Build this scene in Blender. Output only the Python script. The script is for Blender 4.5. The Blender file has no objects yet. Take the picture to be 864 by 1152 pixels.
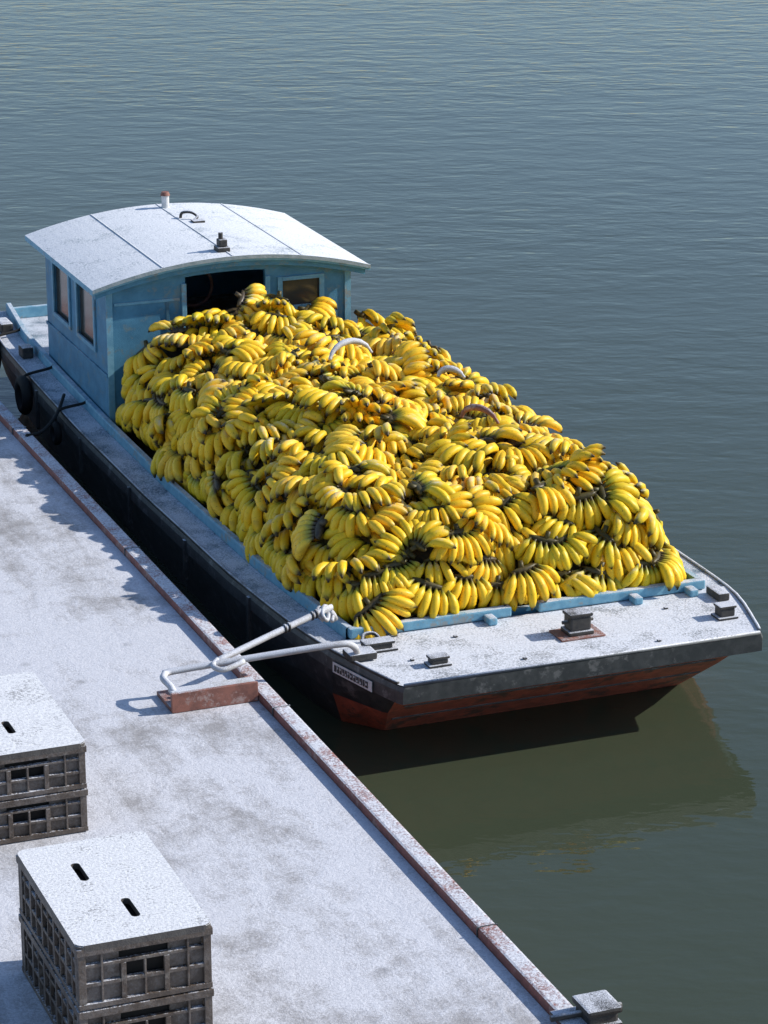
import bpy, bmesh, math, random, bisect
from mathutils import Vector, Matrix, noise as mnoise
random.seed(11)
scene = bpy.context.scene
scene.view_settings.view_transform = 'Standard'
scene.view_settings.look = 'None'
scene.view_settings.exposure = 0
COL = scene.collection

# ------------------------------------------------------------------ helpers
def empty(name, loc=(0,0,0)):
    o = bpy.data.objects.new(name, None); o.location = loc
    o.empty_display_size = .2
    COL.objects.link(o); return o

def obj_from_bm(bm, name, mats, parent=None, smooth=False):
    bmesh.ops.recalc_face_normals(bm, faces=bm.faces)
    me = bpy.data.meshes.new(name); bm.to_mesh(me); bm.free()
    if not isinstance(mats, (list, tuple)): mats = [mats]
    for m in mats: me.materials.append(m)
    if smooth:
        for p in me.polygons: p.use_smooth = True
    o = bpy.data.objects.new(name, me); COL.objects.link(o)
    if parent: o.parent = parent
    return o

def box(name, x0, x1, y0, y1, z0, z1, mat, parent=None, bev=0.0, rotz=0.0):
    bm = bmesh.new()
    bmesh.ops.create_cube(bm, size=1)
    cx, cy, cz = (x0+x1)/2, (y0+y1)/2, (z0+z1)/2
    for v in bm.verts:
        v.co = Vector((v.co.x*(x1-x0), v.co.y*(y1-y0), v.co.z*(z1-z0)))
    if bev > 0:
        bmesh.ops.bevel(bm, geom=bm.edges[:], offset=bev, segments=2, affect='EDGES', profile=.6)
    R = Matrix.Rotation(rotz, 4, 'Z')
    for v in bm.verts: v.co = R @ v.co + Vector((cx, cy, cz))
    return obj_from_bm(bm, name, mat, parent)

def tube(name, pts, r, mat, parent=None, seg=10, closed=False, sub=6, radii=None):
    P = [Vector(p) for p in pts]
    Q = []; n = len(P)
    if sub > 1 and n > 2:
        rng = range(n) if closed else range(n-1)
        for i in rng:
            p0 = P[(i-1) % n] if (closed or i > 0) else P[0]
            p1 = P[i]; p2 = P[(i+1) % n]
            p3 = P[(i+2) % n] if (closed or i+2 < n) else P[-1]
            for k in range(sub):
                t = k/sub
                Q.append(.5*((2*p1)+(-p0+p2)*t+(2*p0-5*p1+4*p2-p3)*t*t+(-p0+3*p1-3*p2+p3)*t**3))
        if not closed: Q.append(P[-1])
    else: Q = P
    bm = bmesh.new(); rings = []; m = len(Q)
    up = Vector((0,0,1)); prev = None
    for i, q in enumerate(Q):
        a = Q[(i-1) % m] if (closed or i > 0) else Q[0]
        b = Q[(i+1) % m] if (closed or i < m-1) else Q[-1]
        t = (b-a).normalized()
        if prev is None:
            s = t.cross(up)
            if s.length < .1: s = t.cross(Vector((1,0,0)))
        else: s = prev - t*prev.dot(t)
        s.normalize(); prev = s; w = t.cross(s)
        rr = r if radii is None else r*radii[min(len(radii)-1, int(i*len(radii)/m))]
        rings.append([bm.verts.new(q+rr*(s*math.cos(2*math.pi*k/seg)+w*math.sin(2*math.pi*k/seg))) for k in range(seg)])
    for i in range(m if closed else m-1):
        A, B = rings[i], rings[(i+1) % m]
        for k in range(seg): bm.faces.new((A[k], A[(k+1) % seg], B[(k+1) % seg], B[k]))
    if not closed:
        bm.faces.new(rings[0]); bm.faces.new(rings[-1])
    return obj_from_bm(bm, name, mat, parent, smooth=True)

def prism(name, poly, z0, z1, mat, parent=None, bev=0):
    bm = bmesh.new()
    a = [bm.verts.new((x, y, z0)) for x, y in poly]
    b = [bm.verts.new((x, y, z1)) for x, y in poly]
    n = len(poly); bm.faces.new(a); bm.faces.new(b)
    for i in range(n): bm.faces.new((a[i], a[(i+1) % n], b[(i+1) % n], b[i]))
    if bev: bmesh.ops.bevel(bm, geom=bm.edges[:], offset=bev, segments=2, affect='EDGES')
    return obj_from_bm(bm, name, mat, parent)

# ------------------------------------------------------------------ materials
class NT:
    def __init__(s, name):
        s.m = bpy.data.materials.new(name); s.m.use_nodes = True
        s.t = s.m.node_tree; s.n = s.t.nodes
        s.b = s.n['Principled BSDF']; s.out = s.n['Material Output']
    def new(s, t, **k):
        n = s.n.new(t)
        for a, v in k.items(): setattr(n, a, v)
        return n
    def link(s, a, b): s.t.links.new(a, b)
    def pos(s):
        g = s.new('ShaderNodeNewGeometry'); return g
    def noise(s, vec, scale, detail=3, rough=.6, dist=0, stretch=None):
        if stretch:
            mp = s.new('ShaderNodeMapping'); mp.inputs['Scale'].default_value = stretch
            s.link(vec, mp.inputs['Vector']); vec = mp.outputs[0]
        n = s.new('ShaderNodeTexNoise'); n.inputs['Scale'].default_value = scale
        n.inputs['Detail'].default_value = detail; n.inputs['Roughness'].default_value = rough
        n.inputs['Distortion'].default_value = dist
        s.link(vec, n.inputs['Vector']); return n.outputs[0]
    def rng(s, val, a, b, c=0, d=1):
        n = s.new('ShaderNodeMapRange'); s.link(val, n.inputs[0])
        for i, v in enumerate((a, b, c, d)): n.inputs[i+1].default_value = v
        return n.outputs[0]
    def math(s, op, a, b):
        n = s.new('ShaderNodeMath', operation=op)
        for i, v in enumerate((a, b)):
            if isinstance(v, (int, float)): n.inputs[i].default_value = v
            else: s.link(v, n.inputs[i])
        return n.outputs[0]
    def mix(s, f, a, b, mode='MIX'):
        n = s.new('ShaderNodeMix', data_type='RGBA', blend_type=mode)
        if isinstance(f, (int, float)): n.inputs[0].default_value = f
        else: s.link(f, n.inputs[0])
        for i, v in ((6, a), (7, b)):
            if isinstance(v, tuple): n.inputs[i].default_value = (*v, 1)
            else: s.link(v, n.inputs[i])
        return n.outputs[2]
    def bump(s, h, strength, dist=.01):
        n = s.new('ShaderNodeBump'); n.inputs['Strength'].default_value = strength
        n.inputs['Distance'].default_value = dist; s.link(h, n.inputs['Height'])
        s.link(n.outputs[0], s.b.inputs['Normal']); return n

def frosty(name, base, base2, cover=.5, zlo=.35, zhi=.8, rough=.6, nscale=14, grain=160, side=.0, metal=0, wear=None, white=(.70,.72,.79), grey=(.50,.52,.58), wr=(.56,.64)):
    """painted/plastic/steel surface whose up-facing parts carry hoar frost"""
    s = NT(name); g = s.pos(); P = g.outputs['Position']
    n1 = s.noise(P, nscale, 3, .65)
    col = s.mix(s.rng(n1, .38, .62), base, base2)
    if wear:
        n3 = s.noise(P, 6, 5, .75)
        col = s.mix(s.rng(n3, wr[0], wr[1]), col, wear)
    sx = s.new('ShaderNodeSeparateXYZ'); s.link(g.outputs['Normal'], sx.inputs[0])
    upf = s.rng(sx.outputs[2], zlo, zhi, side, 1)
    big = s.noise(P, 3.5, 4, .7)
    fine = s.noise(P, grain, 2, .8)
    a = s.rng(s.math('ADD', s.math('MULTIPLY', big, .55), s.math('MULTIPLY', fine, .45)), .62-cover*.35, .70-cover*.25)
    f = s.math('MULTIPLY', upf, a)
    fcol = s.mix(s.rng(fine, .35, .65), grey, white)
    s.link(s.mix(f, col, fcol), s.b.inputs['Base Color'])
    s.link(s.rng(f, 0, 1, rough, .85), s.b.inputs['Roughness'])
    s.b.inputs['Metallic'].default_value = metal
    s.bump(fine, .5, .006)
    return s.m

def dock_mat():
    s = NT('frosted_dock'); g = s.pos(); P = g.outputs['Position']
    big = s.noise(P, .8, 4, .6, .6)
    mid = s.noise(P, 5.0, 5, .72, .4)
    st = s.noise(P, 2.4, 5, .68, .2, (2.2, .38, 1))
    fine = s.noise(P, 85, 2, .85)
    frost = s.mix(s.rng(fine, .3, .7), (.50, .51, .565), (.73, .74, .80))
    conc = s.mix(s.rng(mid, .38, .62), (.20, .185, .18), (.33, .32, .325))
    t = s.math('ADD', s.math('MULTIPLY', big, .44), s.math('ADD', s.math('MULTIPLY', mid, .24), s.math('MULTIPLY', st, .32)))
    t = s.math('ADD', t, s.math('MULTIPLY', s.math('SUBTRACT', fine, .5), .16))
    f = s.rng(t, .395, .515)
    col = s.mix(s.math('MULTIPLY', s.math('SUBTRACT', 1., f), .75), frost, conc)
    v = s.new('ShaderNodeTexVoronoi'); v.inputs['Scale'].default_value = 2.0; s.link(P, v.inputs['Vector'])
    spot = s.math('MULTIPLY', s.rng(s.math('ADD', v.outputs['Distance'], s.math('MULTIPLY', mid, .12)), .09, .17, 1, 0), s.rng(big, .47, .55))
    col = s.mix(s.math('MULTIPLY', spot, .6), col, (.15, .145, .15))
    s.link(col, s.b.inputs['Base Color']); s.b.inputs['Roughness'].default_value = .85
    s.bump(s.math('ADD', s.math('MULTIPLY', fine, .4), mid), .65, .014)
    return s.m

def water_mat():
    s = NT('river_water'); g = s.pos(); P = g.outputs['Position']
    s.b.inputs['Base Color'].default_value = (.050, .062, .038, 1)
    s.b.inputs['Roughness'].default_value = .03
    s.b.inputs['IOR'].default_value = 1.333
    rot = s.new('ShaderNodeMapping'); rot.inputs['Rotation'].default_value = (0, 0, math.radians(20))
    s.link(P, rot.inputs['Vector']); V = rot.outputs[0]
    a = s.noise(V, 2.0, 2, .55, .3, (.7, 1.3, 1))
    b = s.noise(V, 7.0, 2, .6, .2, (.7, 1.25, 1))
    c = s.noise(V, .10, 3, .6, 0, (.6,1.6,1))
    sx = s.new('ShaderNodeSeparateXYZ'); s.link(P, sx.inputs[0])
    far = s.rng(sx.outputs[1], 13, 50, .32, .9)
    h = s.math('ADD', s.math('MULTIPLY', a, 1.0), s.math('MULTIPLY', b, .32))
    h = s.math('MULTIPLY', h, s.math('MULTIPLY', far, s.rng(c, .3, .7, .5, 1.3)))
    s.bump(h, 1.0, .027)
    return s.m

def banana_mat():
    s = NT('banana_skin'); g = s.pos(); P = g.outputs['Position']
    at = s.new('ShaderNodeAttribute', attribute_name='tcol')
    sep = s.new('ShaderNodeSeparateColor'); s.link(at.outputs['Color'], sep.inputs[0])
    oi = s.new('ShaderNodeObjectInfo')
    tc = s.new('ShaderNodeTexCoord')
    n = s.noise(tc.outputs['Object'], 22, 2, .65)
    t = s.math('ADD', sep.outputs[0], s.math('MULTIPLY', s.math('SUBTRACT', n, .5), .14))
    r = s.new('ShaderNodeValToRGB'); e = r.color_ramp.elements
    e[0].position = 0; e[0].color = (.040, .026, .012, 1)
    e[1].position = 1; e[1].color = (.02, .014, .008, 1)
    for p, c in ((.07, (.11, .085, .02)), (.16, (.48, .40, .03)), (.30, (.95, .60, .022)), (.74, (.95, .58, .018)), (.86, (.60, .43, .03)), (.925, (.09, .06, .015))):
        k = e.new(p); k.color = (*c, 1)
    s.link(t, r.inputs[0])
    v = s.math('ADD', s.math('MULTIPLY', sep.outputs[1], .3), s.math('MULTIPLY', oi.outputs['Random'], .7))
    col = s.mix(s.rng(v, .45, .9, 0, .75), r.outputs[0], s.mix(1., r.outputs[0], (.74, .95, .9), 'MULTIPLY'))
    col = s.mix(s.rng(sep.outputs[1], .5, 1, 0, .5), col, s.mix(1., col, (1.0, .82, .6), 'MULTIPLY'))
    col = s.mix(s.rng(oi.outputs['Random'], .0, .30, .40, 0), col, s.mix(1., col, (1.0, 1.13, 5.), 'MULTIPLY'))
    sp = s.noise(tc.outputs['Object'], 60, 3, .8)
    col = s.mix(s.rng(sp, .61, .69, 0, .85), col, (.10, .055, .015))
    br_ = s.noise(tc.outputs['Object'], 9, 2, .6)
    col = s.mix(s.rng(br_, .60, .72, 0, .45), col, (.38, .22, .03))
    sx = s.new('ShaderNodeSeparateXYZ'); s.link(g.outputs['Normal'], sx.inputs[0])
    up = s.rng(sx.outputs[2], .6, 1., 0, 1)
    fz = s.noise(P, 3.0, 2, .7)
    fr = s.math('MULTIPLY', up, s.math('MULTIPLY', s.rng(fz, .54, .68), s.rng(sp, .4, .6, .1, .7)))
    fr = s.math('MULTIPLY', fr, s.rng(sep.outputs[0], .08, .2))
    col = s.mix(fr, col, (.80, .80, .74))
    s.link(col, s.b.inputs['Base Color'])
    s.link(s.rng(n, .3, .7, .38, .55), s.b.inputs['Roughness'])
    s.b.inputs['Specular IOR Level'].default_value = .35
    s.bump(n, .25, .004)
    return s.m

def simple(name, c, rough=.6, c2=None, sc=20, metal=0):
    s = NT(name); P = s.pos().outputs['Position']
    n = s.noise(P, sc, 3, .65)
    s.link(s.mix(s.rng(n, .35, .65), c, c2 or tuple(x*.6 for x in c)), s.b.inputs['Base Color'])
    s.b.inputs['Roughness'].default_value = rough; s.b.inputs['Metallic'].default_value = metal
    s.bump(n, .3, .004); return s.m

M_dock = dock_mat(); M_water = water_mat(); M_ban = banana_mat()
M_deck = frosty('frosted_deck', (.10,.11,.12), (.16,.17,.18), cover=.84, nscale=8, grain=80, white=(.78,.80,.86), grey=(.55,.57,.62))
M_ledge = frosty('frosted_ledge', (.09,.13,.17), (.15,.21,.26), cover=.66, nscale=8, grain=90)
M_roof = frosty('frosted_roof', (.22,.28,.31), (.3,.36,.4), cover=.93, zlo=.2, zhi=.6, grain=60, white=(.84,.86,.90), grey=(.64,.67,.73))
M_blue = frosty('weathered_blue_paint', (.050,.19,.31), (.075,.25,.39), cover=.45, zlo=.5, zhi=.9, wear=(.13,.22,.26), nscale=7)
M_bluelt = frosty('light_blue_trim', (.12,.31,.44), (.18,.39,.51), cover=.55, zlo=.5, zhi=.9, wear=(.25,.28,.28))
M_bluedk = simple('deep_blue_trim', (.04,.12,.18), .5, (.07,.17,.24))
M_hull = frosty('black_hull_paint', (.036,.040,.043), (.064,.068,.070), cover=.5, zlo=.6, zhi=.95, rough=.45, wear=(.15,.15,.15))
M_red = frosty('worn_red_antifouling', (.50,.135,.08), (.33,.095,.06), cover=.2, zlo=.6, zhi=.95, wear=(.13,.08,.06), nscale=9, wr=(.52,.62))
M_dark = simple('dark_interior', (.010,.009,.008), .9)
M_rust = frosty('rusty_steel', (.30,.12,.085), (.19,.08,.06), cover=.4, zlo=.6, zhi=.95, wear=(.38,.27,.24))
M_lip = frosty('frosted_steel_edge', (.30,.10,.075), (.19,.07,.055), cover=.70, zlo=.75, zhi=.97, wear=(.33,.20,.17), grain=70, white=(.74,.75,.81))
M_iron = frosty('frosted_black_iron', (.018,.018,.018), (.05,.045,.04), cover=.72, zlo=.5, zhi=.9)
M_pipe = frosty('frosted_pipe', (.38,.36,.34), (.48,.47,.46), cover=.7, zlo=-.2, zhi=.5, side=.1)
M_rope = frosty('frosted_rope', (.30,.28,.25), (.42,.40,.37), cover=.7, zlo=-.2, zhi=.5)
M_tire = simple('tyre_rubber', (.012,.012,.013), .8)
M_crate = frosty('brown_crate_plastic', (.072,.052,.040), (.115,.088,.070), cover=.4, zlo=.3, zhi=.8, side=.06, grain=70, wear=(.16,.135,.115))
M_lid = frosty('frosted_crate_lid', (.07,.06,.055), (.1,.09,.08), cover=1.0, zlo=.3, zhi=.7, grain=70, white=(.84,.85,.88), grey=(.58,.59,.63))
M_cratedk = simple('crate_inside', (.014,.011,.009), .9)
M_white = simple('white_paint', (.65,.65,.65), .6, (.5,.5,.5))
gl = NT('dim_window_glass'); gl.b.inputs['Base Color'].default_value = (.06,.055,.045,1)
gl.b.inputs['Roughness'].default_value = .15; M_glass = gl.m

# ------------------------------------------------------------------ water
for nm, z, mt in (('river_water', 0, M_water), ('riverbed_ground', -2.5, M_dark)):
    bm = bmesh.new()
    for x, y in ((-900,-400),(1500,-400),(1500,2500),(-900,2500)): bm.verts.new((x,y,z))
    bm.faces.new(bm.verts); obj_from_bm(bm, nm, mt)

# ------------------------------------------------------------------ dock
dock = empty('concrete_dock')
box('dock_slab', -30, 5.095, -20, 60, -1.5, .5, M_dock, dock)
box('steel_edge_lip', 5.098, 5.20, -20, 60, -.3, .552, M_lip, dock, bev=.016)
box('fender_timber', 5.203, 5.26, -20, 60, .1, .40, M_rust, dock, bev=.01)
Y = 8.6
while Y < 30:
    box('edge_joint', 5.092, 5.204, Y, Y+.010, .30, .554, M_hull, dock); Y += 3.05

# ------------------------------------------------------------------ boat hull
CX = 7.095
boat = empty('cargo_barge')
ST = [ # Y, half width, top z, rake shift at z=0
 (14.600,1.20,.60,.76),(14.64,1.225,.60,.74),(14.80,1.275,.60,.66),(15.28,1.40,.60,.32),(15.9,1.46,.575,.06),(17.0,1.50,.54,0),
 (18.9,1.52,.52,0),(20.6,1.53,.53,0),(22,1.53,.57,0),(23.0,1.52,.61,-.1),(23.7,1.47,.65,-.55),(23.95,1.42,.66,-.75)]
YEND = 23.95
def prof(Y, w, z, rk):
    def sh(zz): return rk*(z-zz)/z if z-zz > .13 else 0
    rows = [(w, z), (w+.012, z-.03), (w+.012, z-.11), (w-.02, z-.14)]
    out = [(CX, a, b, Y+sh(b)) for a, b in rows]
    for a, b in ((w-.06, .26), (w-.17 if rk else w-.12, 0), (w-.34, -.35)):
        out.append((CX, a, b, Y+sh(b)))
    return out
bm = bmesh.new(); L = []; Rr = []
for s_ in ST:
    p = prof(*s_)
    L.append([bm.verts.new((CX-a, y, z)) for _, a, z, y in p])
    Rr.append([bm.verts.new((CX+a, y, z)) for _, a, z, y in p])
nr = len(L[0])
for i in range(len(ST)-1):
    for k in range(nr-1):
        for S in (L, Rr):
            f = bm.faces.new((S[i][k], S[i+1][k], S[i+1][k+1], S[i][k+1])); f.material_index = (0 if k < 4 else 1) if i < 3 else (0 if k < 5 else 1)
    f = bm.faces.new((L[i][-1], L[i+1][-1], Rr[i+1][-1], Rr[i][-1])); f.material_index = 1
for i in (0, len(ST)-1):
    for k in range(nr-1):
        f = bm.faces.new((L[i][k], L[i][k+1], Rr[i][k+1], Rr[i][k])); f.material_index = 0 if k < 3 else 1
obj_from_bm(bm, 'hull', [M_hull, M_red], boat)
for zz in (.33, .17):
    yy = 14.6+.76*((.6-zz)/.6)-.004
    box('transom_seam', CX-1.07, CX+1.07, yy-.005, yy+.005, zz-.005, zz+.005, M_hull, boat)

def interp(Y, idx):
    for a, b in zip(ST, ST[1:]):
        if a[0] <= Y <= b[0]:
            t = (Y-a[0])/(b[0]-a[0]); return a[idx]*(1-t)+b[idx]*t
    return ST[-1][idx]
def coam(Y):
    pts = [(15.46,1.245),(17,1.30),(19,1.325),(22,1.33),(23.1,1.32),(23.95,1.25)]
    if Y <= pts[0][0]: return pts[0][1]
    for a, b in zip(pts, pts[1:]):
        if a[0] <= Y <= b[0]:
            t = (Y-a[0])/(b[0]-a[0]); return a[1]*(1-t)+b[1]*t
    return pts[-1][1]
bm = bmesh.new(); prev = None
for Y in [14.602, 14.66, 14.8, 15.0, 15.28, 15.46]:
    w = interp(Y, 1)-.004; z = .604
    r = [bm.verts.new((CX-w+2*w*k/12, Y, z)) for k in range(13)]
    if prev:
        for k in range(12): bm.faces.new((prev[k], prev[k+1], r[k+1], r[k]))
    prev = r
obj_from_bm(bm, 'stern_deck', M_deck, boat)
NY = 60
for sgn in (-1, 1):
    bm = bmesh.new(); prev = None
    for i in range(NY+1):
        Y = 15.46+(YEND-.01-15.46)*i/NY
        w = interp(Y, 1)-.004; z = interp(Y, 2)+.004; c = coam(Y)
        r = [bm.verts.new((CX+sgn*w, Y, z)), bm.verts.new((CX+sgn*c, Y, z+.004))]
        if prev: bm.faces.new((prev[0], prev[1], r[1], r[0]))
        prev = r
    obj_from_bm(bm, 'side_ledge', M_ledge, boat)
    bm = bmesh.new(); prev = None
    for i in range(NY+1):
        Y = 15.48+(YEND-.03-15.48)*i/NY
        z = interp(Y, 2); c = coam(Y)-.002; h = .085
        r = [bm.verts.new((CX+sgn*(c-.045), Y, z-.25)), bm.verts.new((CX+sgn*(c-.045), Y, z+h)),
             bm.verts.new((CX+sgn*(c-.008), Y, z+h)), bm.verts.new((CX+sgn*c, Y, z+h-.012)), bm.verts.new((CX+sgn*c, Y, z-.02))]
        if prev:
            for k in range(4): bm.faces.new((prev[k], prev[k+1], r[k+1], r[k]))
        prev = r
    obj_from_bm(bm, 'coaming', M_bluelt, boat)
    tube('gunwale_bead', [(CX+sgn*(interp(Y,1)-.01), Y, interp(Y,2)+.010) for Y in [14.66,14.8,15.28,15.9,17,18,18.9,20,20.6,22,23.0,23.7,23.9]], .012, M_deck if sgn > 0 else M_iron, boat, sub=3, seg=8)
    for Y in (16.6, 17.9, 19.2, 20.5, 21.8):
        w = interp(Y, 1)
        box('hull_rib', CX+sgn*(w+.012)-.015, CX+sgn*(w+.012)+.015, Y-.02, Y+.02, .22, interp(Y,2)-.02, M_hull, boat, bev=.004)
tube('stern_bead', [(CX-1.20, 14.612, .609), (CX+1.20, 14.612, .609)], .012, M_deck, boat, seg=8)
box('hold_floor', CX-1.25, CX+1.25, 15.47, 20.7, .25, .30, M_dark, boat)
box('fore_deck', CX-1.25, CX+1.25, 22.3, 23.9, .54, .60, M_ledge, boat)
box('bow_coaming', CX-1.25, CX+1.25, 23.88, 23.93, .6, .70, M_bluelt, boat, bev=.008)
box('stern_rail', CX-1.23, CX-.13, 15.44, 15.50, .61, .675, M_bluelt, boat, bev=.012)
box('stern_rail_b', CX+.06, CX+1.25, 15.44, 15.50, .61, .675, M_bluelt, boat, bev=.012)
box('stern_rail_back', CX-.2, CX+.1, 15.52, 15.56, .5, .63, M_blue, boat, bev=.008)
for x in (-.30, .72, 1.12):
    box('rail_knee', CX+x-.03, CX+x+.03, 15.34, 15.44, .606, .655, M_bluelt, boat, bev=.012)
bx, by = CX+.13, 15.02
box('bollard_plate', bx-.15, bx+.15, by-.10, by+.10, .606, .618, M_rust, boat, bev=.004)
box('bollard_base', bx-.085, bx+.085, by-.07, by+.07, .618, .645, M_iron, boat, bev=.008)
box('bollard_block', bx-.07, bx+.07, by-.055, by+.055, .645, .735, M_iron, boat, bev=.012)
box('bollard_cap', bx-.08, bx+.08, by-.062, by+.062, .735, .76, M_iron, boat, bev=.01)
tube('bollard_pin', [(bx-.105,by,.695),(bx+.105,by,.695)], .012, M_iron, boat)
for (x, y, sx, sy, h) in ((CX-.88, 14.86, .065, .04, .045), (CX+1.13, 14.95, .06, .05, .07), (CX-1.13, 15.23, .1, .05, .045)):
    box('cleat_base', x-sx*1.15, x+sx*1.15, y-sy*1.2, y+sy*1.2, .606, .62, M_iron, boat, bev=.004)
    box('cleat_body', x-sx*.85, x+sx*.85, y-sy*.85, y+sy*.85, .62, .606+h, M_iron, boat, bev=.008)
    box('cleat_cap', x-sx, x+sx, y-sy, y+sy, .606+h, .624+h, M_iron, boat, bev=.008)
tube('deck_shackle', [(CX-1.2,15.3,.62),(CX-1.17,15.36,.66),(CX-1.1,15.36,.66),(CX-1.07,15.3,.62)], .012, M_iron, boat)
box('corner_block', CX+1.22, CX+1.30, 15.2, 15.38, .606, .66, M_iron, boat, bev=.01)
for (x, y) in ((-.6,15.25),(.55,14.72),(-.35,14.75),(.85,15.22),(-1.0,14.98)):
    box('deck_bolt', CX+x-.012, CX+x+.012, y-.012, y+.012, .606, .617, M_iron, boat, bev=.003)

p0 = Vector((CX-1.40-.02, 15.28, .5)); p1 = Vector((CX-1.275-.02, 14.80, .5))
d = (p1-p0).normalized(); nrm = Vector((d.y, -d.x, 0))
if nrm.x > 0: nrm = -nrm
def plate(name, s0, s1, z0, z1, off, mat):
    bm = bmesh.new(); vs = []
    for o in (off-.003, off):
        for s_, z in ((s0,z0),(s1,z0),(s1,z1),(s0,z1)):
            q = p0+d*s_+nrm*o; vs.append(bm.verts.new((q.x,q.y,z)))
    bm.faces.new(vs[:4]); bm.faces.new(vs[4:])
    for i in range(4): bm.faces.new((vs[i],vs[(i+1)%4],vs[4+(i+1)%4],vs[4+i]))
    obj_from_bm(bm, name, mat, boat)
plate('name_plate', .03, .44, .492, .560, .006, M_white)
x = .05
while x < .41:
    w = random.choice((.016,.02,.024))
    plate('letter', x, x+w, .505, .547, .010, M_hull)
    if random.random() < .8:
        za = random.choice((.512,.522,.530)); plate('letter_gap', x+w*.35, x+w*.72, za, za+.012, .013, M_white)
    x += w+.010

# ------------------------------------------------------------------ cabin
X0, X1, YF, YB = 5.83, 7.84, 20.62, 22.42
RX0, RX1, RY0, RY1 = 5.69, 7.97, 20.50, 22.52
def arch(x, base=1.625, rise=.17):
    t = (x-(RX0+RX1)/2)/((RX1-RX0)/2); return base+rise*(1-t*t)
def strip(name, x0, x1, zb, zt, y0, y1, mat, parent=boat, zb_arch=None, zt_arch=0.0):
    bm = bmesh.new(); n = max(1, int((x1-x0)/.08)); prev = None
    for i in range(n+1):
        x = x0+(x1-x0)*i/n
        top = arch(x)+zt_arch if zt is None else zt
        bot = arch(x)+zb_arch if zb is None else zb
        r = [bm.verts.new(c) for c in ((x,y0,bot),(x,y0,top),(x,y1,top),(x,y1,bot))]
        if prev:
            for k in range(4): bm.faces.new((prev[k],prev[(k+1)%4],r[(k+1)%4],r[k]))
        else: bm.faces.new(r)
        prev = r
    bm.faces.new(prev)
    return obj_from_bm(bm, name, mat, parent)
T = .04
DX0, DX1, WX0, WX1 = 6.47, 7.13, 7.25, 7.60
strip('front_wall_panel', X0, DX0, .5, None, YF, YF+T, M_blue)
strip('front_wall_post', DX1, WX0, .5, None, YF, YF+T, M_blue)
strip('front_wall_end', WX1, X1, .5, None, YF, YF+T, M_blue)
strip('front_wall_sill', WX0, WX1, .5, 1.36, YF, YF+T, M_blue)
strip('front_wall_head', WX0, WX1, 1.60, None, YF, YF+T, M_blue)
strip('door_head', DX0, DX1, None, None, YF, YF+T, M_blue, zb_arch=-.10)
strip('front_fascia', RX0+.03, RX1-.03, None, None, YF-.085, YF-.055, M_blue, zb_arch=-.045, zt_arch=.0)
strip('back_wall', X0, X1, .5, None, YB-T, YB, M_blue)
box('front_window_glass', WX0-.005, WX1+.005, YF+.015, YF+.022, 1.355, 1.605, M_glass, boat)
for a in ((WX0-.02, WX0+.02, 1.34, 1.61), (WX1-.02, WX1+.02, 1.34, 1.61)):
    box('window_frame', a[0], a[1], YF-.015, YF-.003, a[2], a[3], M_bluelt, boat)
box('window_frame_bottom', WX0+.021, WX1-.021, YF-.018, YF-.003, 1.34, 1.375, M_bluelt, boat)
box('window_frame_top', WX0+.021, WX1-.021, YF-.018, YF-.003, 1.58, 1.61, M_bluelt, boat)
for xx in (DX0-.035, DX1-.005):
    box('door_jamb', xx, xx+.04, YF-.02, YF-.003, .55, 1.63, M_bluelt, boat, bev=.004)
box('corner_post', X0-.006, X0+.045, YF-.012, YF-.003, .5, 1.64, M_bluelt, boat)
box('corner_post_b', X1-.045, X1+.006, YF-.012, YF-.003, .5, 1.64, M_bluelt, boat)
box('panel_moulding', X0+.06, DX0-.05, YF-.010, YF-.003, 1.50, 1.52, M_bluelt, boat)
box('panel_moulding_v', DX0-.16, DX0-.14, YF-.010, YF-.003, .9, 1.50, M_bluedk, boat)
def sidewall(x0, x1, wins):
    y = YF+T+.001; ytop = 1.66
    for (a, b) in sorted(wins):
        box('side_wall', x0, x1, y, a, .5, ytop, M_blue, boat)
        box('side_wall_sill', x0, x1, a, b, .5, 1.08, M_blue, boat)
        box('side_wall_head', x0, x1, a, b, 1.53, ytop, M_blue, boat)
        box('side_glass', (x0+x1)/2-.003, (x0+x1)/2+.003, a-.002, b+.002, 1.075, 1.535, M_glass, boat)
        y = b
    box('side_wall', x0, x1, y, YB-T-.001, .5, ytop, M_blue, boat)
wins = [(20.95, 21.45), (21.68, 22.16)]
sidewall(X0, X0+T, wins); sidewall(X1-T, X1, wins)
for a, b in wins:
    for (y0, y1, z0, z1) in ((a-.025,a+.012,1.06,1.55),(b-.012,b+.025,1.06,1.55),(a+.013,b-.013,1.06,1.095),(a+.013,b-.013,1.515,1.55)):
        box('side_window_frame', X0-.016, X0-.003, y0, y1, z0, z1, M_bluelt, boat)
box('side_rubbing_strip', X0-.014, X0-.003, YF+.0, YB, .93, .955, M_blue, boat)
box('cabin_floor', X0+T, X1-T, YF+.01, YB-T, .5, .55, M_dark, boat)
box('cabin_bench', 6.9, 7.5, 21.7, 22.2, .55, 1.1, M_rust, boat, bev=.02)
tube('steering_wheel', [(6.75+.16*math.cos(a), 21.3, 1.42+.16*math.sin(a)) for a in [2*math.pi*k/12 for k in range(12)]], .014, M_rust, boat, closed=True, sub=2, seg=8)
bm = bmesh.new(); n = 24; m = 10
top = [[None]*(m+1) for _ in range(n+1)]
for i in range(n+1):
    x = RX0+(RX1-RX0)*i/n
    for j in range(m+1):
        y = RY0+(RY1-RY0)*j/m
        top[i][j] = (bm.verts.new((x, y, arch(x)+.045)), bm.verts.new((x, y, arch(x)+.002)))
for i in range(n):
    for j in range(m):
        for k in (0, 1):
            f = bm.faces.new((top[i][j][k], top[i+1][j][k], top[i+1][j+1][k], top[i][j+1][k])); f.material_index = k
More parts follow.
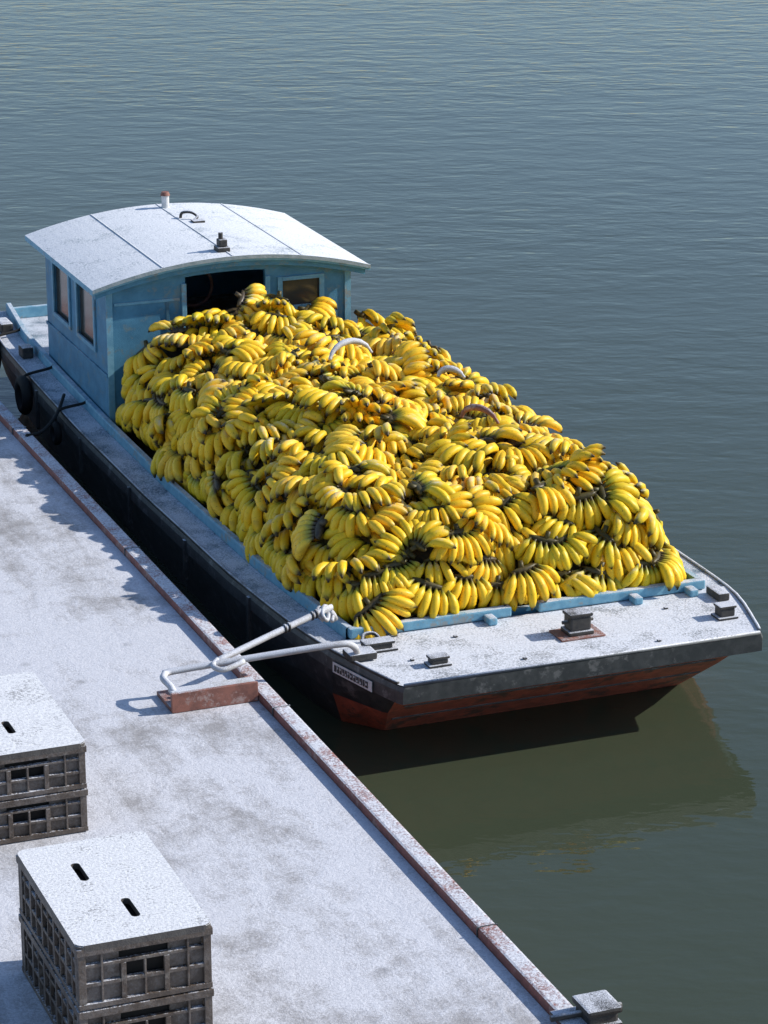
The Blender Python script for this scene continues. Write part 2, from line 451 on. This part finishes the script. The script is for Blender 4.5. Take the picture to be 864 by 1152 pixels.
for i in range(n):
    for j in (0, m): bm.faces.new((top[i][j][0], top[i+1][j][0], top[i+1][j][1], top[i][j][1])).material_index = 1
for j in range(m):
    for i in (0, n): bm.faces.new((top[i][j][0], top[i][j+1][0], top[i][j+1][1], top[i][j][1])).material_index = 1
obj_from_bm(bm, 'cabin_roof', [M_roof, M_bluelt], boat)
for xs in (6.26, 6.83, 7.40):
    box('roof_seam', xs-.006, xs+.006, RY0+.01, RY1-.01, arch(xs)+.04, arch(xs)+.050, M_roof, boat)
strip('roof_edge_bead', RX0, RX1, None, None, RY0-.012, RY0-.001, M_roof, zb_arch=.02, zt_arch=.05)
def cyl(name, x, y, z0, z1, r, mat, r2=None):
    bm = bmesh.new(); bmesh.ops.create_cone(bm, cap_ends=True, segments=16, radius1=r, radius2=r2 or r, depth=z1-z0)
    for v in bm.verts: v.co += Vector((x, y, (z0+z1)/2))
    return obj_from_bm(bm, name, mat, boat, smooth=False)
zt = arch(6.85)+.04
cyl('roof_vent_pipe', 6.86, 22.36, zt-.02, zt+.11, .032, M_white)
cyl('roof_vent_cap', 6.86, 22.36, zt+.111, zt+.14, .042, M_rust, .03)
tube('roof_hook', [(6.86,21.95,zt),(6.87,21.93,zt+.05),(6.93,21.88,zt+.06),(6.97,21.84,zt+.03),(6.93,21.8,zt+.01)], .012, M_iron, boat)
box('roof_hook_base', 6.90, 7.0, 21.72, 21.80, zt-.01, zt+.02, M_iron, boat, bev=.005)
box('roof_lamp_base', 6.76, 6.86, 20.66, 20.78, zt-.01, zt+.04, M_iron, boat, bev=.008)
box('roof_lamp_body', 6.775, 6.845, 20.68, 20.76, zt+.041, zt+.10, M_iron, boat, bev=.012)
cyl('roof_lamp_stub', 6.80, 20.72, zt+.10, zt+.15, .018, M_iron)

def torus(name, c, R, r, mat, parent, ang=0):
    pts = [(c[0]+math.sin(ang)*R*math.cos(a), c[1]+R*math.cos(a)*math.cos(ang), c[2]+R*math.sin(a)) for a in [2*math.pi*k/12 for k in range(12)]]
    return tube(name, pts, r, mat, parent, closed=True, sub=3, seg=12)
for k, (y, z, R) in enumerate(((23.15,.50,.11),(22.05,.44,.12),(21.05,.40,.07))):
    xx = CX-interp(y,1)-.06
    torus('tyre_fender', (xx, y, z), R, .045 if R>.08 else .03, M_tire, boat)
    tube('fender_rope', [(xx+.0, y, z+R*.8), (xx+.03, y+.02, interp(y,2)+.03), (CX-coam(y)-.02, y+.05, interp(y,2)+.06), (CX-coam(y)+.02, y+.06, interp(y,2)+.08)], .012, M_tire, boat)
box('bow_cleat', CX-1.45, CX-1.34, 23.3, 23.55, .63, .72, M_iron, boat, bev=.02)
box('bow_cleat_b', CX-1.46, CX-1.36, 22.55, 22.7, .60, .70, M_iron, boat, bev=.02)
tube('mooring_line', [(CX-1.42,21.4,.60),(5.5,21.0,.56),(5.3,20.7,.53),(5.14,20.55,.56)], .014, M_tire, boat)

# ------------------------------------------------------------------ banana pile
pile = empty('banana_pile')
def top_h(Y):
    pts = [(15.5,1.17),(16.0,1.20),(16.6,1.22),(17.5,1.24),(18.5,1.27),(19.5,1.31),(20.6,1.38)]
    for a, b in zip(pts, pts[1:]):
        if a[0] <= Y <= b[0]:
            t = (Y-a[0])/(b[0]-a[0]); v = a[1]*(1-t)+b[1]*t; break
    else: v = pts[0][1] if Y < 15.5 else pts[-1][1]
    if Y < 16.15:
        q = min(1, (16.15-Y)/.60); v = .5+(v-.5)*(1-q**2.6)**(1/2.2)
    return v
bm = bmesh.new(); G = []
NU, NV = 44, 70
for j in range(NV+1):
    q = j/NV; Y = 15.56+(20.55-15.56)*(q**1.25)
    row = []
    A = top_h(Y)-.5
    for i in range(NU+1):
        ph = math.pi*i/NU; c, s_ = math.cos(ph), math.sin(ph)
        wx = 1.165*(1-.03*max(0, (16.2-Y)/.7))
        X = 7.08-wx*math.copysign(abs(c)**.58, c); Z = .50+A*abs(s_)**.60
        nz = mnoise.noise(Vector((X*1.9, Y*1.9, Z*1.2)))*.13 + mnoise.noise(Vector((X*.7+9, Y*.7, 3)))*.08
        row.append(bm.verts.new((X, Y, Z+nz*min(1, abs(s_)*2))))
    G.append(row)
for j in range(NV):
    for i in range(NU): bm.faces.new((G[j][i], G[j][i+1], G[j+1][i+1], G[j+1][i]))
bm.faces.new(G[0][::-1])
bmesh.ops.recalc_face_normals(bm, faces=bm.faces)
bm.normal_update()
tris = []
for f in bm.faces:
    if len(f.verts) != 4: continue
    n = f.normal.copy()
    c = f.calc_center_median()
    if n.dot(c-Vector((7.09, max(c.y,16.4), .4))) < 0: n = -n
    v = [w.co.copy() for w in f.verts]
    tris.append((f.calc_area(), v, n))
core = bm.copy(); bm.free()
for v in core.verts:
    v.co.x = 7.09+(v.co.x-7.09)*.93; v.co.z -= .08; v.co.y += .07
M_core = simple('dark_gap_shade', (.07,.045,.01), .9, (.02,.014,.005), 30)  # dark brown core colour paints the shade in gaps between hands
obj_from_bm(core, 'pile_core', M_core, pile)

def make_hand(idx):
    rnd = random.Random(100+idx)
    bm = bmesh.new(); cl = bm.loops.layers.float_color.new('tcol')
    SEG = 8
    def finger(base, alpha, e0, e1, length, rad, fv, yaw):
        rp = [(0,.36),(.08,.34),(.16,.48),(.26,.84),(.42,1.03),(.6,1.03),(.76,.94),(.87,.70),(.93,.40),(.965,.27),(1,.22)]
        p = Vector(base); pt = 0; rings = []; twist = rnd.uniform(0, 6)
        for t, rr in rp:
            steps = 4
            for k in range(steps):
                tt = pt+(t-pt)*(k+.5)/steps
                al = alpha+yaw*tt
                d = Vector((math.sin(al), -math.cos(al), 0))
                el = e0+(e1-e0)*(tt**.9)
                p = p+(d*math.cos(el)+Vector((0,0,1))*math.sin(el))*((t-pt)/steps*length)
            pt = t
            al = alpha+yaw*t
            d = Vector((math.sin(al), -math.cos(al), 0)); side = Vector((math.cos(al), math.sin(al), 0))
            el = e0+(e1-e0)*(t**.9)
            tan = d*math.cos(el)+Vector((0,0,1))*math.sin(el)
            w = side.cross(tan)
            ring = []
            for k in range(SEG):
                a = 2*math.pi*k/SEG
                r = rad*rr*(1+.08*math.cos(a*4+twist))
                ring.append(bm.verts.new(p+side*(r*math.cos(a))+w*(r*math.sin(a))))
            rings.append((ring, t))
        for (A, ta), (B, tb) in zip(rings, rings[1:]):
            for k in range(SEG):
                f = bm.faces.new((A[k], A[(k+1)%SEG], B[(k+1)%SEG], B[k])); f.smooth = True
                for lp, tv in zip(f.loops, (ta, ta, tb, tb)): lp[cl] = (tv, fv, 0, 1)
        f = bm.faces.new(rings[-1][0])
        for lp in f.loops: lp[cl] = (1, fv, 0, 1)
    nf = rnd.choice((5, 6, 7, 7, 8)); spread = math.radians(rnd.uniform(30, 66)) * (nf/7)
    bend = rnd.uniform(-.15, .15); Lb = rnd.uniform(.23, .285); rad = rnd.uniform(.0295,.0335)
    cw = .031*nf/2; rows = 2 if rnd.random() < .85 else 1
    for row in range(rows):
        k = nf-row
        for i in range(k):
            u = (i/(k-1))*2-1
            al = u*spread*(1-.12*row)+rnd.uniform(-.09,.09)+bend
            L_ = Lb*rnd.uniform(.92,1.07)*(1-.10*u*u)*(1 if row == 0 else .92)
            e0 = math.radians((52 if row == 0 else 16)+rnd.uniform(-9,9)-10*u*u)
            e1 = math.radians((-48 if row == 0 else -62)+rnd.uniform(-14,14))
            finger((u*cw, .014*u*u, .014 if row == 0 else -.034), al, e0, e1, L_, rad*rnd.uniform(.93,1.06), rnd.random(), -u*rnd.uniform(.1,.6))
    res = bmesh.ops.create_icosphere(bm, subdivisions=2, radius=1)
    for v in res['verts']:
        k = 1+.18*mnoise.noise(v.co*2+Vector((idx,0,0)))
        v.co = Vector((v.co.x*(cw+.014)*k, v.co.y*.026*k+.012+.014*(v.co.x**2), v.co.z*.030*k-.006))
    fs = set(f for v in res['verts'] for f in v.link_faces)
    stub = bmesh.ops.create_cone(bm, cap_ends=True, segments=8, radius1=.022, radius2=.017, depth=.06,
        matrix=Matrix.Translation((rnd.uniform(-.02,.02), .05, -.005)) @ Matrix.Rotation(math.radians(-90), 4, 'X') @ Matrix.Rotation(rnd.uniform(-.4,.4), 4, 'Y'))
    fs |= set(f for v in stub['verts'] for f in v.link_faces)
    for f in fs:
        f.smooth = True
        for lp in f.loops: lp[cl] = (.035, .4, 0, 1)
    bmesh.ops.recalc_face_normals(bm, faces=bm.faces)
    me = bpy.data.meshes.new('banana_hand'); bm.to_mesh(me); bm.free()
    me.materials.append(M_ban); return me
HM = [make_hand(i) for i in range(18)]

cum = []; a = 0
for t in tris: a += t[0]; cum.append(a)
tot = a
pts = []; rnd = random.Random(8)
cell = {}
def ok(p, dmin):
    k = tuple(int(math.floor(c/.25)) for c in p)
    for dx in (-1,0,1):
        for dy in (-1,0,1):
            for dz in (-1,0,1):
                for q in cell.get((k[0]+dx,k[1]+dy,k[2]+dz), ()):
                    if (q-p).length < dmin: return False
    cell.setdefault(k, []).append(p); return True
for _ in range(16000):
    i = min(len(tris)-1, bisect.bisect(cum, rnd.random()*tot))
    ar, v, n = tris[i]
    u, w = rnd.random(), rnd.random()
    p = v[0]*(1-u)*(1-w)+v[1]*u*(1-w)+v[2]*u*w+v[3]*(1-u)*w
    if p.z < (.66 if p.x-7.09 < -1.0 else .68): continue
    if p.y > 20.36: continue
    if ok(p, .182): pts.append((p, n))
for p, n in pts:
    n = (n+Vector((rnd.gauss(0,.24), rnd.gauss(0,.24), rnd.gauss(0,.12)))).normalized()
    flat = max(0, n.z)
    dn = Vector((-.30*flat+rnd.gauss(0,.5)*(.35+flat*.9), -.50*flat+rnd.gauss(0,.5)*(.35+flat*.9), -1.0+.3*rnd.random()))
    dn = (dn-n*dn.dot(n))
    if dn.length < .05: dn = Vector((0,-1,0))-n*(-n.y)
    dn.normalize()
    yax = -dn; xax = yax.cross(n)
    sc = rnd.uniform(.86, 1.10)
    R = Matrix((xax, yax, n)).transposed().to_4x4()
    tilt = Matrix.Rotation(rnd.gauss(-.02,.20), 4, 'X') @ Matrix.Rotation(rnd.gauss(0,.18), 4, 'Y')
    o = bpy.data.objects.new('banana_hand', rnd.choice(HM))
    loc = p - dn*.08 + n*rnd.uniform(-.06, .04)
    o.matrix_world = Matrix.Translation(loc) @ R @ tilt @ Matrix.Scale(sc, 4)
    COL.objects.link(o)
    mw = o.matrix_world.copy(); o.parent = pile; o.matrix_world = mw
print('hands', len(pts))
def zsurf(X, Y):
    c = min(1, abs((X-7.09)/1.2))**(1/.62); return .5+(top_h(Y)-.5)*(math.sqrt(max(0,1-c*c)))**.62
for (x, y, r, mat, rot) in ((7.18,18.85,.19,M_pipe,.2),(7.5,17.2,.15,M_rust,-.9),(7.75,18.3,.1,M_rope,-.5)):
    z = zsurf(x, y)+.17; P = []
    for k in range(7):
        a = math.radians(15+150*k/6)
        P.append((x+r*math.cos(a)*math.cos(rot)*1.0, y+r*math.cos(a)*math.sin(rot)+.05*math.sin(a), z+r*.75*math.sin(a)-.07))
    tube('bare_stalk', P, .022, mat, pile, sub=4, radii=[.5,.8,1,1.1,1.1,1,.8,.6])

# ------------------------------------------------------------------ mooring bracket on the dock
br = empty('mooring_bracket')
box('bracket_face', 4.55, 5.09, 14.95, 14.975, .502, .625, M_rust, br, bev=.004)
box('bracket_base', 4.55, 5.09, 14.98, 15.26, .502, .530, M_rust, br, bev=.004)
box('bracket_top', 4.56, 5.085, 14.978, 15.06, .60, .622, M_pipe, br, bev=.006)
box('bracket_end', 5.06, 5.088, 15.065, 15.2, .531, .60, M_rust, br, bev=.004)
tube('arm_lower', [(4.585,15.02,.60),(4.575,15.04,.635),(4.56,15.10,.650),(4.56,15.15,.655),(4.585,15.19,.66),(4.63,15.205,.665),(5.04,15.15,.70),(5.40,15.085,.735),(5.64,15.04,.755),(5.71,15.04,.745),(5.76,15.07,.70),(5.78,15.10,.65)], .021, M_pipe, br, sub=2)
tube('arm_upper', [(4.90,15.19,.69),(4.96,15.215,.70),(5.70,15.50,.80),(5.76,15.52,.79),(5.80,15.53,.72)], .021, M_pipe, br, sub=2)
tube('arm_loop', [(4.92,15.20,.70),(4.87,15.14,.69),(4.92,15.08,.68),(5.06,15.12,.70)], .017, M_pipe, br, sub=4)
tube('rope_turns', [(5.70,15.46,.75),(5.67,15.49,.79),(5.70,15.54,.81),(5.745,15.51,.78),(5.72,15.46,.75),(5.69,15.46,.79),(5.73,15.53,.82),(5.78,15.53,.77),(5.76,15.48,.73)], .013, M_rope, br, sub=4)
for t_ in (.62,.66,.90,.94):
    q = Vector((4.96,15.215,.70)).lerp(Vector((5.70,15.50,.80)), t_)
    torus('clamp_ring', q, .021, .009, M_iron, br)
box('arm_shoe', 5.72, 5.90, 15.06, 15.2, .612, .66, M_iron, br, bev=.012)
for x_ in (4.62, 5.02):
    tube('bracket_bolt', [(x_,15.12,.53),(x_,15.12,.55)], .02, M_iron, br, seg=6)

# dock bollard at the bottom right
bo = empty('dock_bollard')
box('base', 5.06, 5.33, 10.50, 10.72, .555, .567, M_iron, bo, bev=.004)
box('post', 5.17, 5.32, 10.52, 10.68, .40, .61, M_iron, bo, bev=.015)
box('cap', 5.155, 5.335, 10.505, 10.695, .611, .645, M_iron, bo, bev=.015)
tube('cross_bar', [(5.02,10.62,.585),(5.38,10.62,.585)], .016, M_iron, bo)

# ------------------------------------------------------------------ crates
def crate(x0, x1, y0, y1, z0, z1, tiers, slots, cols=3):
    e = empty('plastic_crate')
    cx, cy = (x0+x1)/2, (y0+y1)/2
    def B(name, *a, **k):
        o = box(name, *a, **k); o.parent = e; return o
    B('inner_wall', x0+.045, x1-.045, y0+.045, y1-.045, z0, z1-.03, M_cratedk)
    H = (z1-z0)/tiers
    for t in range(tiers):
        a = z0+H*t; b = a+H
        for (zz0, zz1, out) in ((a+.004, a+.030, 0), (b-.040, b-.004, -.004), (a+H*.36, a+H*.42, .004), (a+H*.66, a+H*.71, .006)):
            B('band', x0+out, x1-out, y0+out, y0+out+.03, zz0, zz1, mat=M_crate, bev=.003)
            B('band', x0+out, x1-out, y1-out-.03, y1-out, zz0, zz1, mat=M_crate, bev=.003)
            B('band', x0+out+.001, x0+out+.03, y0+out+.031, y1-out-.031, zz0, zz1, mat=M_crate, bev=.003)
            B('band', x1-out-.03, x1-out-.001, y0+out+.031, y1-out-.031, zz0, zz1, mat=M_crate, bev=.003)
        def rib(xa, xb, ya, yb, zt_=b-.042):
            B('rib', xa, xb, ya, yb, a+.032, zt_, mat=M_crate, bev=.002)
        n = cols*2
        for k in range(n+1):
            w = .036 if k in (0, n) else (.024 if k % 2 == 0 else .010)
            xx = x0+.012+(x1-x0-.024)*k/n
            xx = min(max(xx, x0+w/2+.003), x1-w/2-.003)
            handle = (abs(k-n/2) < 1.2)
            for yy in (y0, y1-.026):
                rib(xx-w/2, xx+w/2, yy+.003, yy+.023, b-.042 if not handle else a+H*.66)
        n = 10
        for k in range(n+1):
            w = .036 if k in (0, n) else (.024 if k % 2 == 0 else .010)
            yy = y0+.012+(y1-y0-.024)*k/n
            yy = min(max(yy, y0+w/2+.027), y1-w/2-.027)
            for xx in (x0, x1-.026):
                rib(xx+.003, xx+.023, yy-w/2, yy+w/2, b-.042)
        W3 = (x1-x0)/3
        for (pa, pb) in ((x0+.03, x0+W3*.95), (x1-W3*.95, x1-.03)):
            B('web', pa, pb, y0+.022, y0+.040, a+H*.43, a+H*.655, mat=M_crate)
            B('web', pa, pb, y1-.040, y1-.022, a+H*.43, a+H*.655, mat=M_crate)
            B('web_top', pa, pb, y0+.030, y0+.042, a+H*.715, b-.042, mat=M_crate)
        B('web', x0+.03, x1-.03, y0+.020, y0+.040, a+.031, a+H*.355, mat=M_crate)
        B('web', x0+.020, x0+.040, y0+.041, y1-.041, a+.031, a+H*.355, mat=M_crate)
        B('web', x1-.040, x1-.020, y0+.041, y1-.041, a+.031, a+H*.355, mat=M_crate)
        B('web', x0+.022, x0+.040, y0+.041, y0+.40, a+H*.43, a+H*.655, mat=M_crate)
        B('web', x0+.022, x0+.040, y1-.40, y1-.041, a+H*.43, a+H*.655, mat=M_crate)
    r = .035; poly = []
    for (px, py, a0) in ((x1-r,y1-r,0),(x0+r,y1-r,90),(x0+r,y0+r,180),(x1-r,y0+r,270)):
        for k in range(6):
            aa = math.radians(a0+90*k/5); poly.append((px+r*math.cos(aa), py+r*math.sin(aa)))
    lid = prism('lid', [((p[0]-cx)*1.012+cx, (p[1]-cy)*1.008+cy) for p in poly], z1-.016, z1+.016, M_lid, e, bev=.005)
    for (sx, sy, w, l, ang) in slots:
        pp = []
        for k in range(16):
            aa = 2*math.pi*k/16; c_, s2 = math.cos(aa), math.sin(aa)
            ux = w/2*c_; uy = (l/2-w/2)*(1 if s2 > 0 else -1)+w/2*s2
            pp.append((sx+ux*math.cos(ang)-uy*math.sin(ang), sy+ux*math.sin(ang)+uy*math.cos(ang)))
        cut = prism('slot_cutter', pp, z1-.1, z1+.1, M_lid, e)
        md = lid.modifiers.new('slot', 'BOOLEAN'); md.operation = 'DIFFERENCE'; md.object = cut; md.solver = 'EXACT'
        dg = bpy.context.evaluated_depsgraph_get(); dg.update()
        me = bpy.data.meshes.new_from_object(lid.evaluated_get(dg))
        lid.modifiers.clear(); lid.data = me
        bpy.data.objects.remove(cut)
    return e
crate(2.90, 3.53, 11.07, 12.13, .502, 1.125, 2, [(3.12,11.80,.045,.20,0),(3.235,11.36,.045,.20,0)])
crate(3.00, 3.64, 13.55, 14.64, .502, 1.005, 2, [(3.31,13.90,.045,.18,0),(3.31,14.33,.045,.16,0)])

# ------------------------------------------------------------------ light
az = Vector((1.0, -.20)); az.normalize(); EL = math.radians(32)
to_sun = Vector((az.x*math.cos(EL), az.y*math.cos(EL), math.sin(EL)))
sd = bpy.data.lights.new('sun', 'SUN'); sd.energy = 5.0; sd.angle = math.radians(.5); sd.color = (1, .95, .86)
so = bpy.data.objects.new('sun', sd); COL.objects.link(so)
so.rotation_euler = to_sun.to_track_quat('Z', 'Y').to_euler()
w = bpy.data.worlds.new('World'); scene.world = w; w.use_nodes = True
nt = w.node_tree; bg = nt.nodes['Background']; bg.inputs[1].default_value = .15
sky = nt.nodes.new('ShaderNodeTexSky'); sky.sky_type = 'NISHITA'; sky.sun_disc = False
sky.sun_elevation = EL; sky.sun_rotation = math.atan2(az.x, az.y)
sky.air_density = 1.0; sky.dust_density = .6; sky.ozone_density = 3.0
nt.links.new(sky.outputs[0], bg.inputs[0])

# ------------------------------------------------------------------ camera
cam = bpy.data.cameras.new('camera'); co = bpy.data.objects.new('camera', cam); COL.objects.link(co)
co.location = (0, 0, 7); co.rotation_euler = (math.radians(90-18.585), 0, math.radians(-21.53))
cam.sensor_fit = 'HORIZONTAL'; cam.sensor_width = 36; cam.lens = 133.33
cam.clip_start = .1; cam.clip_end = 5000
scene.camera = co
